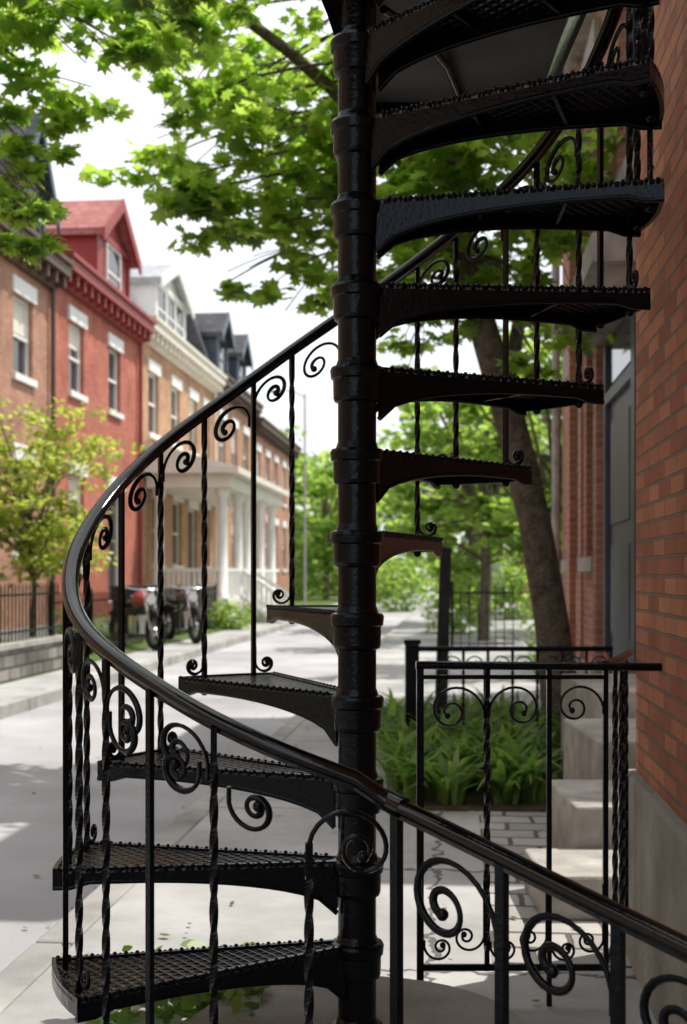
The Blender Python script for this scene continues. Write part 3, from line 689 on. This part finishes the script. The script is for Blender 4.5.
def motorcycle(x,y,rot,paint):
    mc=empty('motorcycle',loc=(x,y,.13)); mc.rotation_euler=(0,0,rad(rot))
    g=MB()
    for y_ in (-.7,.7): g.torus((0,y_,.31),.26,.06,'x')
    g.obj('tyres',TIRE,mc)
    g=MB()
    for y_ in (-.7,.7): g.tube([(-.05,y_,.31),(.05,y_,.31)],.07,12); 
    for y_ in (-.7,.7):
        for k in range(8):
            a=k*math.pi/4; g.tube([(0,y_,.31),(0,y_+.24*math.cos(a),.31+.24*math.sin(a))],.006,4)
    for xx in (-.08,.08): g.tube([(xx,-.7,.31),(xx,-.42,.95)],.02,8)
    g.tube([(-.36,-.3,1.02),(-.2,-.4,.98),(.2,-.4,.98),(.36,-.3,1.02)],.014,8); g.tube([(.13,-.1,.28),(.15,.4,.27),(.15,.95,.36)],.045,10)
    g.box(-.12,.12,-.22,.15,.25,.55); g.tube([(0,-.55,.82),(0,-.47,.84)],.09,14); g.obj('engine_fork_exhaust',CHR,mc,bevel=.01)
    g=MB(); g.tube([(0,-.35,.78),(0,-.2,.83),(0,.0,.8),(0,.1,.74)],[.07,.14,.12,.06],12); 
    g.obj('tank',paint,mc)
    g=MB(); g.tube([(0,.05,.74),(0,.25,.72),(0,.5,.76),(0,.7,.8)],[.08,.13,.13,.07],12,sz=.5); g.tube([(0,-.4,.8),(0,.1,.5),(0,.7,.31)],.025,8)
    g.tube([(0,-1.0,.42),(0,-.85,.6),(0,-.65,.66),(0,-.42,.6)],.07,8,sz=.25); g.tube([(0,.45,.6),(0,.7,.66),(0,.95,.55)],.08,8,sz=.3); g.obj('seat_frame_mudguards',TIRE,mc)
motorcycle(-3.45,20.6,35,RED); motorcycle(-2.95,22.6,28,CARP)
g=MB()
for q in (0,.75):
    g.extr([(-.28,q-.27,.0),(.28,q-.27,.0),(.33,q-.32,.95),(-.33,q-.32,.95)],(0,.6,0)); g.box(-.36,.36,q-.36,q+.32,.953,1.0); g.tube([(-.3,q+.3,.08),(.3,q+.3,.08)],.08,10)
b_=g.obj('rubbish_bins',noisemat('bin_plastic',(.03,.032,.035),(.05,.052,.055),4,.5)); b_.location=(-4.05,23.6,.145)
fp=empty('utility_pole'); g=MB(); g.tube([(-1.25,40,.1),(-1.25,40,7.2)],[.045,.03],10); g.tube([(-1.25,40,7.1),(-1.6,40,7.3),(-2.0,40,7.32)],.02,6); g.obj('pole',noisemat('galvanised_steel',(.3,.3,.31),(.4,.4,.41),5,.4),fp)
g=MB(); g.tube([(-1.95,40,7.3),(-2.35,40,7.28)],[.05,.09],10,sz=.5); g.obj('lamp_head',PLATE,fp)

# ---------------------------------------------------------------- light
EL,AZ=rad(61),math.atan2(.85,.45)
sd=Vector((math.sin(AZ)*math.cos(EL),math.cos(AZ)*math.cos(EL),math.sin(EL)))
l=bpy.data.lights.new('sun','SUN'); l.energy=5; l.angle=rad(.5); l.color=(1,.95,.87)
lo=bpy.data.objects.new('sun',l); sc.collection.objects.link(lo); lo.rotation_euler=sd.to_track_quat('Z','Y').to_euler(); lo.location=(5,5,20)
w=bpy.data.worlds.new('World'); sc.world=w; w.use_nodes=True; nt=w.node_tree; N=nt.nodes; L=nt.links
sk=N.new('ShaderNodeTexSky'); sk.sky_type='NISHITA'; sk.sun_disc=False; sk.sun_elevation=EL; sk.sun_rotation=AZ; sk.dust_density=4; sk.air_density=1.2; sk.ozone_density=.6
tc=N.new('ShaderNodeTexCoord'); nz=N.new('ShaderNodeTexNoise'); nz.inputs['Scale'].default_value=2.2; nz.inputs['Detail'].default_value=6; L.new(tc.outputs['Generated'],nz.inputs['Vector'])
mr=N.new('ShaderNodeMapRange'); mr.inputs[1].default_value=.35; mr.inputs[2].default_value=.6; mr.inputs[3].default_value=.68; mr.inputs[4].default_value=.96; L.new(nz.outputs['Fac'],mr.inputs[0])
mx=N.new('ShaderNodeMix'); mx.data_type='RGBA'; mx.inputs[7].default_value=(8.8,8.95,9.3,1); L.new(mr.outputs[0],mx.inputs[0]); L.new(sk.outputs[0],mx.inputs[6])
L.new(mx.outputs[2],N['Background'].inputs[0]); N['Background'].inputs[1].default_value=.15
sc.view_settings.view_transform='Standard'; sc.view_settings.look='None'; sc.view_settings.exposure=0
cd=bpy.data.cameras.new('camera'); co=bpy.data.objects.new('camera',cd); sc.collection.objects.link(co); sc.camera=co
co.location=(0,0,EYE); co.rotation_euler=(rad(90),0,0); cd.sensor_fit='VERTICAL'; cd.sensor_height=36; cd.sensor_width=24.15; cd.lens=43.45
cd.shift_y=63/1024; cd.clip_start=.05; cd.clip_end=2000
cd.dof.use_dof=True; cd.dof.focus_distance=2.85; cd.dof.aperture_fstop=4.5
